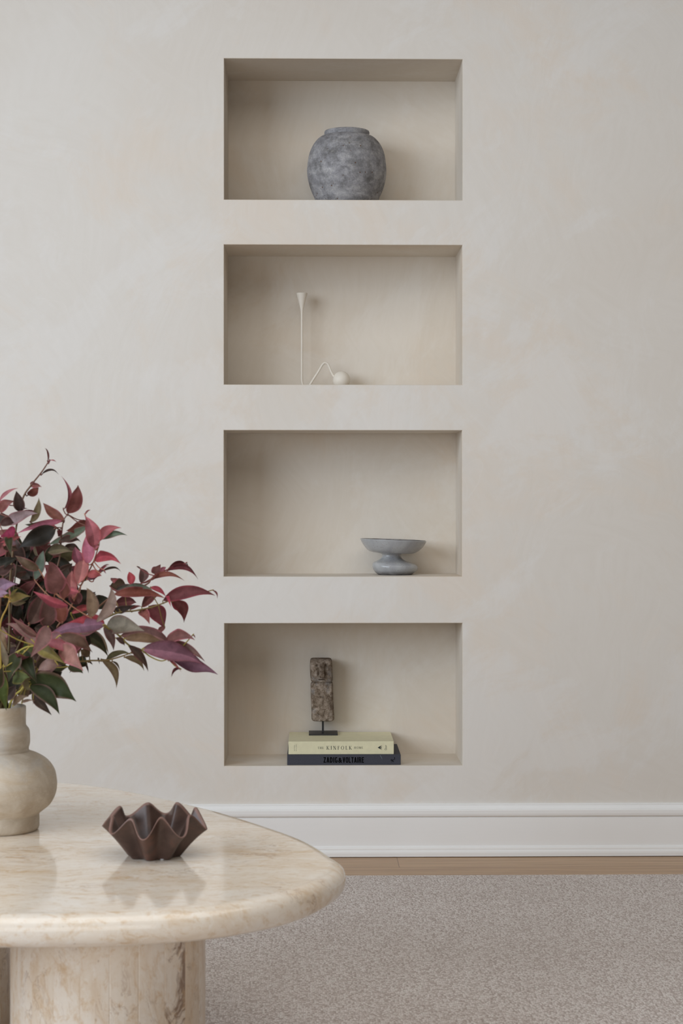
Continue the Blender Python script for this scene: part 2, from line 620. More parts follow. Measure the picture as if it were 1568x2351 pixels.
# ------------------------------------------------------------------ niche objects
def lathe_part(name, profile, c, mat, parent, n=96, wob=0.0, cap0=False, cap1=False, seed=0):
    """profile: (r, z) pairs, absolute z"""
    rnd = random.Random(seed)
    ph = [rnd.uniform(0, 6.28) for _ in range(4)]
    bm = bmesh.new()
    rings = []
    for (r, z) in profile:
        ring = []
        for i in range(n):
            a = 2 * PI * i / n
            k = 1 + wob * (math.sin(2 * a + ph[0] + z * 9) * .6 + math.sin(3 * a + ph[1] - z * 23) * .4 + math.sin(5 * a + ph[2] + z * 41) * .3)
            ring.append(Vector((c[0] + r * k * math.cos(a), c[1] + r * k * math.sin(a), z)))
        rings.append(ring)
    loft(bm, rings, True, cap0, cap1)
    return obj(name, bm, mat, parent, True)


def smooth_prof(pts, n=5):
    return [(p.x, p.y) for p in catmull([(a, b, 0) for a, b in pts], n)]


# -- grey stoneware jar, top niche
x0, x1, z0, z1, dp = NB[0]
jy = .124
jc = on_y(796.3, 459, jy)
sc = (jy + D) / F * 1.001
zat = lambda py, y: on_y(796, py, y).z
jar = thing('stoneware_jar', 'round weathered grey stoneware jar with short collar, standing in the topmost niche', 'jar', (jc.x, jy, z0))
J = lambda r, yz: (r / 6.533 * sc, zat(270 + yz / 6.533, jy))
pts = [J(475, 1240), J(490, 1200), J(535, 1100), J(567, 1000), J(589, 900), J(595, 800), J(588, 700), J(562, 550), J(512, 430), J(455, 352), J(400, 305), J(356, 290), J(332, 284)]
pts = [(.070, z0), (.076, z0 + .0012)] + pts
body = smooth_prof(pts[1:], 5)
body = [(.02, z0 + .0006), (.070, z0 + .0006)] + body
lathe_part('body', body, (jc.x, jy), JAR, jar, 128, .006, True, False, 3)
zt = zat(270 + 214 / 6.533, jy)
zb = body[-1][1]
rr = 339 / 6.533 * sc
col_ = [(rr * .965, zb), (rr * .968, zb + .004), (rr * .995, zb + .008), (rr * 1.0, zt - .004), (rr * .985, zt), (rr * .92, zt), (rr * .90, zt - .004), (rr * .88, zb + .002), (rr * .95, zb - .02), (rr * 1.2, zb - .05)]
lathe_part('collar', col_, (jc.x, jy), JAR, jar, 128, .005, False, False, 4)

# -- cream candle holder, second niche
x0, x1, z0, z1, dp = NB[1]
cy = .165
cs = (cy + D) / F
pc = lambda px, py: on_y(px, py, cy)
ch = thing('candle_holder', 'cream bent-tube candle holder with funnel cup and ball counterweight', 'candle holder', (pc(740, 880).x, cy, z0))
tr_ = 2.55 * cs
zl = z0 + tr_
sx = pc(693, 800).x
path = [Vector((sx, cy, pc(693, 716).z)), Vector((sx, cy, pc(693, 780).z)), Vector((sx, cy, pc(693, 840).z)), Vector((sx + .0003, cy, zl + .020)), Vector((sx + .004, cy, zl + .006)), Vector((sx + .012, cy, zl)),
        Vector((pc(704, 880).x, cy, zl)), Vector((pc(709, 880).x, cy, zl + .0035))]
for (a, b) in [(718, 873), (730, 854.5), (737, 842.5), (741, 836.5), (746, 833.2), (752, 835.5), (756, 843), (761, 855), (766, 863.5), (771, 869)]:
    path.append(pc(a, b))
bm = bmesh.new()
tube(bm, catmull(path, 6), tr_, 16)
obj('stem', bm, CREAM, ch, True)
bm = bmesh.new()
bz = z0 + 20.2 * cs
bc = Vector((pc(784, 870).x, cy, bz))
bmesh.ops.create_uvsphere(bm, u_segments=48, v_segments=24, radius=20.2 * cs)
for v in bm.verts:
    v.co += bc
obj('ball_weight', bm, CREAM, ch, True)
cz = lambda py: pc(693, py).z
prof_c = [(2.6 * cs, cz(722)), (2.8 * cs, cz(716)), (3.6 * cs, cz(710)), (5.2 * cs, cz(703)), (9.2 * cs, cz(687)), (12.7 * cs, cz(675)), (13.1 * cs, cz(673.6)), (12.7 * cs, cz(673.1)), (11.6 * cs, cz(674)), (8.5 * cs, cz(687)), (3 * cs, cz(702))]
lathe_part('candle_cup', prof_c, (sx, cy), CREAM, ch, 48, 0, False, True)

# -- grey glazed footed bowl, third niche
x0, x1, z0, z1, dp = NB[2]
fy = .112
fb = thing('footed_bowl', 'small speckled grey glazed bowl on a bulbous foot, standing off centre in its niche', 'bowl', (on_y(902, 1320, fy).x, fy, z0))
fs = (fy + D) / F
zbase = on_y(902, 1210 + 868 / 7.84, fy).z
ZO = z0 - zbase


def ringz(l, r, n=72, flat=.90, inset=0.0):
    pl = on_y(800 + l[0] / 7.84, 1210 + l[1] / 7.84, fy) + Vector((inset, 0, ZO))
    pr = on_y(800 + r[0] / 7.84, 1210 + r[1] / 7.84, fy) + Vector((-inset, 0, ZO))
    c = (pl + pr) / 2
    hw = (pr - pl) / 2
    R = hw.length
    return [c + hw * math.cos(2 * PI * i / n) + Vector((0, R * flat * math.sin(2 * PI * i / n), 0)) for i in range(n)]


def ring_cat(ctrl, n=4):
    """smooth control pairs (left,right)"""
    L = catmull([(a[0], a[1], 0) for a, b in ctrl], n)
    R = catmull([(b[0], b[1], 0) for a, b in ctrl], n)
    return [((p.x, p.y), (q.x, q.y)) for p, q in zip(L, R)]


bowl_out = ring_cat([((590, 492), (958, 494)), ((540, 475), (1060, 490)), ((430, 458), (1180, 483)), ((350, 423), (1262, 440)), ((290, 358), (1332, 380)), ((240, 282), (1376, 318)), ((212, 222), (1400, 275)), ((214, 213), (1394, 258))])
rings = [ringz(a, b) for a, b in bowl_out]
rd = [0.0] * (len(rings) - 2) + [.6, 1.0]
for (a, b), k in zip(ring_cat([((224, 212), (1384, 252)), ((262, 268), (1350, 310)), ((340, 380), (1260, 400)), ((520, 440), (1080, 450))], 3), [1.0, .6] + [0] * 20):
    rings.append(ringz(a, b))
    rd.append(k)
bm = bmesh.new()
vr = loft(bm, rings, True, False, True)
for f in bm.faces:
    f.smooth = True
bm.verts.index_update()
bmesh.ops.recalc_face_normals(bm, faces=bm.faces[:])
me = bpy.data.meshes.new('bowl')
bm.to_mesh(me)
bm.free()
at = me.attributes.new('rimdark', 'FLOAT', 'POINT')
for i in range(len(me.vertices)):
    at.data[i].value = rd[i // 72]
link('bowl', me, GLAZE, fb, True)
foot = ring_cat([((600, 488), (955, 490)), ((607, 505), (948, 505)), ((604, 535), (945, 532)), ((578, 575), (966, 575)), ((510, 615), (1030, 620)), ((446, 648), (1130, 655)), ((428, 690), (1215, 690)), ((432, 735), (1250, 735)), ((455, 785), (1236, 785)), ((492, 832), (1185, 830)), ((528, 860), (1142, 862)), ((540, 868), (1130, 868))])
rings = [ringz(a, b) for a, b in foot]
rd = [max(0.0, (p[0][1] - 790) / 80) for p in foot]
bm = bmesh.new()
loft(bm, rings, True, False, True)
bmesh.ops.recalc_face_normals(bm, faces=bm.faces[:])
me = bpy.data.meshes.new('foot')
bm.to_mesh(me)
bm.free()
at = me.attributes.new('rimdark', 'FLOAT', 'POINT')
for i in range(len(me.vertices)):
    at.data[i].value = min(1, rd[i // 72] * 1.1)
link('foot', me, GLAZE, fb, True)

# ------------------------------------------------------------------ lettering
def text_mesh(s, size=1.0, offset=0.0, spacing=1.0):
    cu = bpy.data.curves.new('txt', 'FONT')
    cu.body = s
    cu.size = size
    cu.offset = offset
    cu.space_character = spacing
    o = bpy.data.objects.new('txt', cu)
    COL.objects.link(o)
    dg = bpy.context.evaluated_depsgraph_get()
    dg.update()
    me = bpy.data.meshes.new_from_object(o.evaluated_get(dg))
    bpy.data.objects.remove(o)
    bpy.data.curves.remove(cu)
    return me


def add_text(bm, s, box_px, y, rot=0, offset=0.0, spacing=1.0):
    """fit the text into pixel box (x0,y0,x1,y1) of the plane at depth y; rot=1: reads bottom to top"""
    me = text_mesh(s, 1.0, offset, spacing)
    xs_ = [v.co.x for v in me.vertices]
    ys_ = [v.co.y for v in me.vertices]
    a0, a1, b0, b1 = min(xs_), max(xs_), min(ys_), max(ys_)
    X0, Y0, X1, Y1 = box_px
    vs = []
    for v in me.vertices:
        u = (v.co.x - a0) / (a1 - a0)
        w = (v.co.y - b0) / (b1 - b0)
        if rot:
            px, py = X1 - w * (X1 - X0), Y1 - u * (Y1 - Y0)
            px = X0 + (1 - w) * (X1 - X0)
        else:
            px, py = X0 + u * (X1 - X0), Y1 - w * (Y1 - Y0)
        vs.append(bm.verts.new(on_y(px, py, y)))
    for p in me.polygons:
        try:
            bm.faces.new([vs[i] for i in p.vertices])
        except ValueError:
            pass
    bpy.data.meshes.remove(me)


# serif capitals drawn as polygons on a unit-high box: (width, [polygons])
def seg(x0, y0, x1, y1, w):
    dx, dy = x1 - x0, y1 - y0
    if abs(dy) < 1e-6:
        return [(x0, y0 - w / 2), (x1, y0 - w / 2), (x1, y0 + w / 2), (x0, y0 + w / 2)]
    return [(x0 - w / 2, y0), (x0 + w / 2, y0), (x1 + w / 2, y1), (x1 - w / 2, y1)]


T_, t_ = .15, .055


def ser(x, y, w=.17):
    return [(x - w, y - t_ / 2), (x + w, y - t_ / 2), (x + w, y + t_ / 2), (x - w, y + t_ / 2)]


def stem_(x, th=T_):
    return [seg(x, 0, x, 1, th), ser(x, t_ / 2), ser(x, 1 - t_ / 2)]


def oval(cx, cy_, rx, ry_, th, tv, n=28):
    out = []
    for i in range(n):
        a, b = 2 * PI * i / n, 2 * PI * (i + 1) / n
        q = []
        for (an, k) in ((a, 1), (b, 1), (b, 0), (a, 0)):
            ex, ey = (rx, ry_) if k else (rx - th, ry_ - tv)
            q.append((cx + ex * math.cos(an), cy_ + ey * math.sin(an)))
        out.append(q)
    return out


GL = {
    'I': (.40, stem_(.2)),
    'K': (.86, stem_(.2) + [seg(.26, .42, .70, 1, .06), seg(.74, 0, .36, .56, .15), ser(.70, 1 - t_ / 2, .15), ser(.76, t_ / 2, .15)]),
    'N': (.95, stem_(.18, .07) + stem_(.77, .07) + [seg(.77, 0, .18, 1, .16)]),
    'F': (.66, stem_(.2) + [seg(.2, 1 - t_ / 2, .62, 1 - t_ / 2, t_), seg(.2, .52, .5, .52, t_), [(.58, .78), (.63, .78), (.63, 1), (.56, 1)], [(.46, .42), (.5, .42), (.5, .62), (.46, .62)]]),
    'O': (1.0, oval(.5, .5, .46, .52, .15, .05)),
    'L': (.66, stem_(.2) + [seg(.2, t_ / 2, .62, t_ / 2, t_), [(.57, 0), (.62, 0), (.65, .24), (.6, .24)]]),
    'T': (.78, [seg(.39, 0, .39, 1, T_), ser(.39, t_ / 2), seg(.03, 1 - t_ / 2, .75, 1 - t_ / 2, t_), [(.03, .78), (.07, .78), (.10, 1), (.03, 1)], [(.71, .78), (.75, .78), (.75, 1), (.68, 1)]]),
    'H': (.92, stem_(.2) + stem_(.72) + [seg(.2, .52, .72, .52, t_)]),
    'E': (.70, stem_(.2) + [seg(.2, 1 - t_ / 2, .62, 1 - t_ / 2, t_), seg(.2, .52, .52, .52, t_), seg(.2, t_ / 2, .65, t_ / 2, t_), [(.58, .80), (.62, .80), (.62, 1), (.56, 1)], [(.61, 0), (.65, 0), (.67, .22), (.63, .22)]]),
    'M': (1.10, stem_(.18, .07) + stem_(.92) + [seg(.55, .02, .2, 1, .14), seg(.55, .02, .9, 1, .06)]),
}


def rring(x0, x1, y0, y1, w, rad=.2, a0=0, a1=360, n=40):
    """ring of a rounded rectangle as quads, only between two angles"""
    cx_, cy_ = (x0 + x1) / 2, (y0 + y1) / 2
    out = []

    def pt(a, ins):
        hx, hy = (x1 - x0) / 2 - ins, (y1 - y0) / 2 - ins
        ca, sa = math.cos(a), math.sin(a)
        e = .62
        return (cx_ + hx * math.copysign(abs(ca) ** e, ca), cy_ + hy * math.copysign(abs(sa) ** e, sa))
    for i in range(n):
        a, b = math.radians(a0 + (a1 - a0) * i / n), math.radians(a0 + (a1 - a0) * (i + 1) / n)
        out.append([pt(a, 0), pt(b, 0), pt(b, w), pt(a, w)])
    return out


B_ = .17
GB = {
    'Z': (.46, [seg(.01, 1 - B_ / 2, .45, 1 - B_ / 2, B_), seg(.01, B_ / 2, .45, B_ / 2, B_), seg(.11, B_ * .6, .35, 1 - B_ * .6, .19)]),
    'A': (.54, [seg(.10, 0, .24, 1, .18), seg(.44, 0, .30, 1, .18), seg(.15, .27, .39, .27, .14)]),
    'D': (.52, [seg(.10, 0, .10, 1, .19)] + rring(-.32, .50, 0, 1, .165, a0=-90, a1=90)),
    'I': (.22, [seg(.11, 0, .11, 1, .19)]),
    'G': (.52, rring(.01, .50, 0, 1, .175, a0=38, a1=330) + [seg(.405, .06, .405, .5, .17), seg(.27, .44, .49, .44, .13)]),
    'V': (.54, [seg(.27, 0, .10, 1, .18), seg(.27, 0, .44, 1, .18)]),
    'O': (.52, rring(.01, .51, 0, 1, .175)),
    'L': (.44, [seg(.10, 0, .10, 1, .19), seg(.1, B_ / 2, .43, B_ / 2, B_)]),
    'T': (.48, [seg(.24, 0, .24, 1, .19), seg(.0, 1 - B_ / 2, .48, 1 - B_ / 2, B_)]),
    'R': (.54, [seg(.10, 0, .10, 1, .19)] + rring(-.20, .51, .44, 1, .155, a0=-90, a1=90) + [seg(.44, 0, .36, .5, .19)]),
    'E': (.44, [seg(.10, 0, .10, 1, .19), seg(.1, 1 - B_ / 2, .43, 1 - B_ / 2, B_), seg(.1, .52, .40, .52, .15), seg(.1, B_ / 2, .43, B_ / 2, B_)]),
}


def add_serif(bm, s, box_px, y, track=.22, GL=GL):
    wid = sum(GL[c][0] for c in s) + track * (len(s) - 1)
    X0, Y0, X1, Y1 = box_px
    cur = 0.0
    for c in s:
        for k, poly in enumerate(GL[c][1]):
            bm.faces.new([bm.verts.new(on_y(X0 + (cur + p[0]) / wid * (X1 - X0), Y1 - p[1] * (Y1 - Y0), y - .00001 * (k % 9))) for p in poly])
        cur += GL[c][0] + track


def ribbon_px(bm, pts, w, y):
    pts = catmull([(a, b, 0) for a, b in pts], 6)
    m = len(pts)
    vs = []
    for i, p in enumerate(pts):
        t = (pts[min(i + 1, m - 1)] - pts[max(i - 1, 0)]).normalized()
        n = Vector((-t.y, t.x, 0)) * w / 2
        vs.append((bm.verts.new(on_y(p.x + n.x, p.y + n.y, y)), bm.verts.new(on_y(p.x - n.x, p.y - n.y, y))))
    for a, b in zip(vs, vs[1:]):
        bm.faces.new((a[0], a[1], b[1], b[0]))


# ------------------------------------------------------------------ books and idol, bottom niche
x0, x1, z0, z1, dp = NB[3]
by2 = .010
b2l, b2r = on_y(659.3, 1745, by2).x, on_y(920.0, 1745, by2).x
b2t = on_y(780, 1732.6, by2).z
bk2 = thing('hardcover_book', 'charcoal cloth hardcover book lying flat under the pale yellow book', 'book', ((b2l + b2r) / 2, by2 + .1, z0))


def book(parent, l, r, y0, y1, zb, zt, cov, rnd):
    bm = bmesh.new()
    th = .0026
    box(bm, l + .0001, r - .0001, y0 + .0022, y1, zb + .0002, zb + th, .0005)
    box(bm, l + .0001, r - .0001, y0 + .0022, y1, zt - th, zt - .0002, .0005)
    box(bm, l, r, y0, y0 + .004, zb, zt, .0012, 3)
    o = obj('cover', bm, cov, parent)
    bm = bmesh.new()
    box(bm, l + .004, r - .004, y0 + .0045, y1 - .004, zb + th, zt - th)
    obj('page_block', bm, PAGES, parent)


book(bk2, b2l, b2r, by2, by2 + .206, z0, b2t, COVER_N, 0)
bm = bmesh.new()
add_serif(bm, 'ZADIG', (742.6, 1738.3, 775.2, 1751.2), by2 - .0002, .085, GB)
add_text(bm, '&', (776.4, 1739.6, 785.6, 1751.2), by2 - .0002, 0, .035)
add_serif(bm, 'VOLTAIRE', (786.4, 1738.3, 835.6, 1751.2), by2 - .0002, .075, GB)
obj('title_lettering', bm, INKB, bk2)
bm = bmesh.new()
q = lambda a, b: (785 + a / 11.2, 1700 + b / 11.2)
ribbon_px(bm, [q(1258, 515), q(1285, 522), q(1312, 536), q(1334, 550)], 1.5, by2 - .0002)
ribbon_px(bm, [q(1268, 524), q(1262, 500), q(1272, 487), q(1290, 492), q(1300, 510), q(1296, 532)], 1.0, by2 - .00025)
ribbon_px(bm, [q(1298, 512), q(1322, 502), q(1346, 484), q(1358, 458), q(1352, 440), q(1338, 438)], 1.1, by2 - .0003)
ribbon_px(bm, [q(1276, 552), q(1290, 556)], 1.1, by2 - .0002)
obj('publisher_emblem', bm, INKB, bk2)
bm = bmesh.new()
ribbon_px(bm, [q(982, 378), q(1000, 410), q(1020, 445), q(1034, 480)], .8, by2 - .0002)
obj('scuff_mark', bm, SCUFF, bk2)

by1 = .013
b1l, b1r = on_y(662.2, 1716, by1).x, on_y(904.2, 1716, by1).x
b1t = on_y(780, 1702.3, by1).z
bk1 = thing('hardcover_book', 'pale yellow hardcover book with black serif title, lying on the charcoal book', 'book', ((b1l + b1r) / 2, by1 + .1, b2t))
book(bk1, b1l, b1r, by1, by1 + .198, b2t + .0003, b1t, COVER_Y, 0)
bm = bmesh.new()
yy = by1 - .0002
add_serif(bm, 'THE', (729.2, 1714.6, 743.2, 1719.4), yy)
add_serif(bm, 'KINFOLK', (749.4, 1712.8, 807.4, 1721.0), yy, .36)
add_serif(bm, 'HOME', (812.8, 1714.2, 833.3, 1718.9), yy)
obj('title_lettering', bm, INK, bk1)
bm = bmesh.new()
add_text(bm, 'NATHAN', (675.2, 1710.6, 676.9, 1724.0), yy, 1, 0, 1.2)
add_text(bm, 'WILLIAMS', (679.3, 1709.0, 681.0, 1724.8), yy, 1, 0, 1.2)
obj('author_lettering', bm, INK, bk1)
bm = bmesh.new()
add_text(bm, 'Ouur', (883.0, 1710.4, 887.8, 1722.2), yy, 1)
obj('publisher_lettering', bm, INK, bk1)
bm = bmesh.new()
add_text(bm, 'ARTISAN', (875.6, 1710.8, 876.9, 1721.8), yy, 1)
p = [q(918, 182), q(1008, 130), q(1008, 236), q(985, 182)]
bm.faces.new([bm.verts.new(on_y(a, b, yy)) for a, b in (p[0], p[1], p[3])])
bm.faces.new([bm.verts.new(on_y(a, b, yy)) for a, b in (p[0], p[3], p[2])])
bm.faces.new([bm.verts.new(on_y(a, b, yy)) for a, b in (q(1008, 150), q(1008, 216), q(990, 183))])
obj('publisher_emblem', bm, INK, bk1)

# -- stone idol on steel stand
iy = .172
idl = thing('stone_figure', 'carved brown stone figure with a blocky face, mounted on a black steel stand', 'sculpture', (on_y(741, 1680, iy).x, iy, b1t))
si = (iy + D) / F
bm = bmesh.new()
px0, px1 = on_y(709.2, 1685, iy).x, on_y(775.0, 1685, iy).x
box(bm, px0, px1, iy - .037, iy + .037, b1t + .0002, b1t + .0042, .0005)
obj('base_plate', bm, BLACK, idl)
bm = bmesh.new()
pxm = on_y(741.3, 1665, iy).x
box(bm, pxm - .0028, pxm + .0028, iy - .0028, iy + .0028, b1t + .004, on_y(741, 1645, iy).z, .0005)
obj('post', bm, BLACK, idl)


def stone_block(name, rows, depth, parent, feat=None, seed=0):
    """rows: (py, xl, xr) from top to bottom: rounded block; cross sections are rounded rectangles"""
    rnd = random.Random(seed)
    n = 220
    rings = []
    L = catmull([(r[1], r[0], 0) for r in rows], 12)
    R = catmull([(r[2], r[0], 0) for r in rows], 12)
    for a, b in zip(L, R):
        pl, pr = on_y(a.x, a.y, iy), on_y(b.x, b.y, iy)
        c = (pl + pr) / 2
        hw = (pr.x - pl.x) / 2
        hd = min(depth, hw)
        e = .30
        poly = []
        for i in range(400):
            th = 2 * PI * i / 400
            cx_, sy_ = math.cos(th), math.sin(th)
            poly.append(Vector((hw * math.copysign(abs(cx_) ** e, cx_), hd * math.copysign(abs(sy_) ** e, sy_))))
        ring = [c + Vector((p.x, p.y, 0)) for p in resample(poly, n)]
        rings.append(ring)
    bm = bmesh.new()
    loft(bm, rings, True, True, True)
    for v in bm.verts:
        if feat:
            v.co.y += feat(v.co)
        v.co += Vector((rnd.uniform(-1, 1), rnd.uniform(-1, 1), rnd.uniform(-1, 1))) * .00035
    return obj(name, bm, IDOL, parent, True)


def face_feat(co):
    if co.y > iy - .01:
        return 0.0
    r = co - CAM
    k = F / r.dot(FWD)
    px = W / 2 + r.dot(RGT) * k
    py = HORIZON - r.z * k
    d = 0.0
    g = lambda a, b, s1, s2: math.exp(-((px - a) / s1) ** 2 - ((py - b) / s2) ** 2)
    # nose ridge
    nz = max(0, min(1, (px - 732.5) / 1.4)) * max(0, min(1, (745.5 - px) / 1.4)) * max(0, min(1, (py - 1527) / 6)) * max(0, min(1, (1556 - py) / 1.5))
    d -= .0075 * nz
    d += .008 * g(727.3, 1528.8, 2.6, 2.2) + .008 * g(748, 1528, 2.2, 2.2)
    d += .0055 * g(731.5, 1546, 2.0, 8) + .0035 * g(748, 1542, 1.8, 9)
    d += .0055 * max(0, min(1, (px - 731) / 2)) * max(0, min(1, (746 - px) / 2)) * (math.exp(-((py - 1560.5) / .9) ** 2) - .6 * math.exp(-((py - 1558) / 1.2) ** 2))
    return d


stone_block('head', [(1511.6, 719, 752), (1512.2, 715.5, 758), (1515, 712.6, 761), (1524, 711.8, 762.2), (1540, 711.9, 763), (1555, 713, 763.6), (1561, 714.2, 763), (1565, 717, 761), (1566.5, 719, 758)], .030, idl, face_feat, 1)
stone_block('torso', [(1564.6, 719.5, 758), (1566.5, 716.5, 762), (1570, 713.6, 763.6), (1580, 713.4, 764.2), (1605, 714, 765), (1630, 715.2, 766.3), (1645, 715.2, 767), (1650, 716, 766.5), (1652.6, 718.5, 764), (1653.6, 722, 760)], .029, idl, None, 2)

# ------------------------------------------------------------------ travertine table
TZ = .40
TT = .046
out_px = [(130, 1799), (300, 1819), (470, 1857), (560, 1882), (640, 1908), (700, 1930), (745, 1954), (775, 1976)]
outline = [on_z(a, b, TZ - .006).xy for a, b in out_px]
outline += [on_z(795, 2012, TZ - .023).xy]
outline += [on_z(a, b, TZ - .036).xy + Vector((.003, -.008)) for a, b in [(775, 2058), (700, 2099), (600, 2126), (470, 2147), (300, 2159), (150, 2163), (0, 2164)]]
f0 = outline[-1]
outline += [Vector(p) for p in [(-.66, f0.y + .015), (-.88, f0.y + .11), (-1.04, f0.y + .30), (-1.10, f0.y + .55), (-1.04, f0.y + .80), (-.90, f0.y + 1.0), (-.72, f0.y + 1.085)]]
ol = [Vector((p.x, p.y)) for p in catmull([(p.x, p.y, 0) for p in outline], 8, True)]
ol = resample(ol, 260)
for _ in range(4):   # iron out kinks
    ol = [(ol[i - 1] + ol[i] * 2 + ol[(i + 1) % len(ol)]) / 4 for i in range(len(ol))]
nrm = []
for i in range(len(ol)):
    t = (ol[(i + 1) % len(ol)] - ol[i - 1]).normalized()
    nrm.append(Vector((-t.y, t.x)))
cen = sum(ol, Vector((0, 0))) / len(ol)
if (ol[0] - cen).dot(nrm[0]) < 0:
    nrm = [-n for n in nrm]
table = thing('coffee_table', 'low pebble-shaped cream travertine coffee table with rounded polished edge', 'coffee table', (cen.x, cen.y, 0))
rings = []
R = TT / 2
for k in range(0, 15):
    a = PI / 2 - PI * k / 14
    ca, sa = math.cos(a), math.sin(a)
    oz = math.copysign(abs(sa) ** .75, sa) * R
    ox = R * 1.15 * (abs(ca) ** .9 - 1)
    rings.append([Vector((p.x + n.x * ox, p.y + n.y * ox, TZ - R + oz)) for p, n in zip(ol, nrm)])
bm = bmesh.new()
# flat top: nested rings inward so shading stays smooth
inner = [[Vector((cen.x + (v.x - cen.x) * s, cen.y + (v.y - cen.y) * s, TZ)) for v in rings[0]] for s in (.3, .7, .93, .985)]
loft(bm, inner + rings + [[Vector((cen.x + (v.x - cen.x) * s, cen.y + (v.y - cen.y) * s, TZ - TT)) for v in rings[0]] for s in (.97, .5)], True, True, True)
obj('tabletop', bm, TRAV, table, True)


def table_leg(c, rx, ry, ns, seed):
    rnd = random.Random(seed)
    bm = bmesh.new()
    pts, tone = [], []
    per = 6
    for k in range(ns):
        a0, a1 = 2 * PI * k / ns, 2 * PI * (k + 1) / ns
        p0 = Vector((math.cos(a0) * rx, math.sin(a0) * ry))
        p1 = Vector((math.cos(a1) * rx, math.sin(a1) * ry))
        for j, t in enumerate((0, .035, .25, .5, .75, .965)):
            p = p0.lerp(p1, t)
            pts.append(p * (1.0 + .012 * math.sin(PI * t) - (.0028 if j == 0 else 0)))
        tone.append(rnd.random())
    tone = [tone[i // per] for i in range(len(pts))]
    zs = [.0105, .015, .2, TZ - TT + .001]
    vr = loft(bm, [[Vector((c[0] + p.x * s, c[1] + p.y * s, z)) for p in pts] for z, s in zip(zs, (.985, 1, 1, 1))], True, True, True)
    tl = bm.faces.layers.float.new('strip')
    bm.faces.ensure_lookup_table()
    n = len(pts)
    for i, f in enumerate(bm.faces):
        f[tl] = tone[i % n] if i < 3 * n else .3
    return obj('leg', bm, TRAVLEG, table)


lx = [on_y(28, 2250, f0.y + .30).x, on_y(471, 2250, f0.y + .30).x]
table_leg(((lx[0] + lx[1]) / 2, f0.y + .30), (lx[1] - lx[0]) / 2, .165, 22, 5)
table_leg((-.70, f0.y + .78), .16, .16, 22, 9)

# ------------------------------------------------------------------ wavy dark bowl on the table
g = on_z(349, 1977, TZ)
bcen = Vector((g.x, g.y + .040, TZ))
wb = thing('ruffled_bowl', 'dark brown bowl with a deep ruffled handkerchief rim on the travertine table', 'bowl', bcen)
bs = (bcen.y + D) / F
NA, NR = 256, 26
th0 = math.radians(-6)          # a lobe points towards here, measured from the front


def bowl_pt(a, t, th=0.0):
    """a: angle from the front (towards -y) to +x, t: 0 base .. 1 rim"""
    w = math.cos(8 * (a - th0))
    irr = .9 + .16 * math.sin(a * 1.0 + .8) + .10 * math.sin(3 * a + 1.3)
    amp = (t ** .8) * irr
    r = .0370 + (.0760 - .0370) * t
    w = math.cos(8 * (a - th0) + .35 * math.sin(2 * a + .6))
    r += (.0042 + .0030 * t * irr) * w
    z = .0555 * t + (-.0140 * w * irr) * t ** 2.0
    back = .006 * max(0, math.cos(a - math.radians(190))) * t ** 2
    z += back
    return r, z


def bowl_ring(t, off):
    ring = []
    for i in range(NA):
        a = 2 * PI * i / NA
        r, z = bowl_pt(a, t)
        ring.append(bcen + Vector(((r - off) * math.sin(a), -(r - off) * math.cos(a), z)))
    return ring


rings, lip = [], []
rings.append([bcen + Vector((.012 * math.sin(2 * PI * i / NA), -.012 * math.cos(2 * PI * i / NA), .0006)) for i in range(NA)])
lip.append(0)
for k in range(NR + 1):
    t = k / NR
    r = bowl_ring(t, 0)
    if k == 0:
        r = [v + Vector((0, 0, .0006)) for v in r]
    rings.append(r)
    lip.append(1.0 if k == NR else 0)
top = [v + Vector((0, 0, .0012)) for v in bowl_ring(1, .0025)]
rings.append(top)
lip.append(1.0)
for k in range(NR, 2, -1):
    t = k / NR
    rings.append([v + Vector((0, 0, .0)) for v in bowl_ring(t, .0050)])
    lip.append(1.0 if k == NR else 0)
rings.append([bcen + Vector((.012 * math.sin(2 * PI * i / NA), -.012 * math.cos(2 * PI * i / NA), .007)) for i in range(NA)])
lip.append(0)
bm = bmesh.new()
loft(bm, rings, True, True, True)
bmesh.ops.recalc_face_normals(bm, faces=bm.faces[:])
me = bpy.data.meshes.new('shell')
bm.to_mesh(me)
bm.free()
at = me.attributes.new('lip', 'FLOAT', 'POINT')
for i in range(len(me.vertices)):
    at.data[i].value = lip[min(i // NA, len(lip) - 1)]
link('shell', me, BOWL, wb, True)
FELT = mat_simple('clear_rubber', (196, 196, 198), .3, .03)
for a in (math.radians(25), math.radians(145), math.radians(265)):
    bm = bmesh.new()
    bmesh.ops.create_uvsphere(bm, u_segments=12, v_segments=8, radius=.0035, matrix=Matrix.Translation(bcen + Vector((.036 * math.sin(a), -.036 * math.cos(a), .0012))) @ Matrix.Diagonal((1, 1, .35, 1)))
    obj('rubber_pad', bm, FELT, wb, True)

# ------------------------------------------------------------------ vase on the table
vb = on_z(1.5, 1905, TZ)
vs_ = (vb.y + D) / F
vase = thing('clay_vase', 'stacked-form pale clay vase with bulbous body, holding burgundy branches', 'vase', (vb.x, vb.y, TZ))
vz = lambda py: on_y(1.5, py, vb.y).z
V = lambda r, py: (r * vs_, vz(py))
foot_p = [(.02, TZ + .0003), (82 * vs_, TZ + .0003), (86 * vs_, TZ + .003), V(87.5, 1896), V(87.5, 1882), V(87.2, 1872), V(88, 1866)]
lathe_part('foot', foot_p, (vb.x, vb.y), CLAY, vase, 128, .002, True, False, 6)
body_p = smooth_prof([V(88, 1867), V(95, 1861), V(110, 1849), V(119, 1836), V(125.5, 1820), V(127.6, 1803), V(127, 1790), V(123, 1771), V(114, 1755), V(101, 1742), V(84, 1732), V(68, 1726), V(60, 1724)], 5)
lathe_part('body', body_p, (vb.x, vb.y), CLAY, vase, 128, .003, False, False, 6)
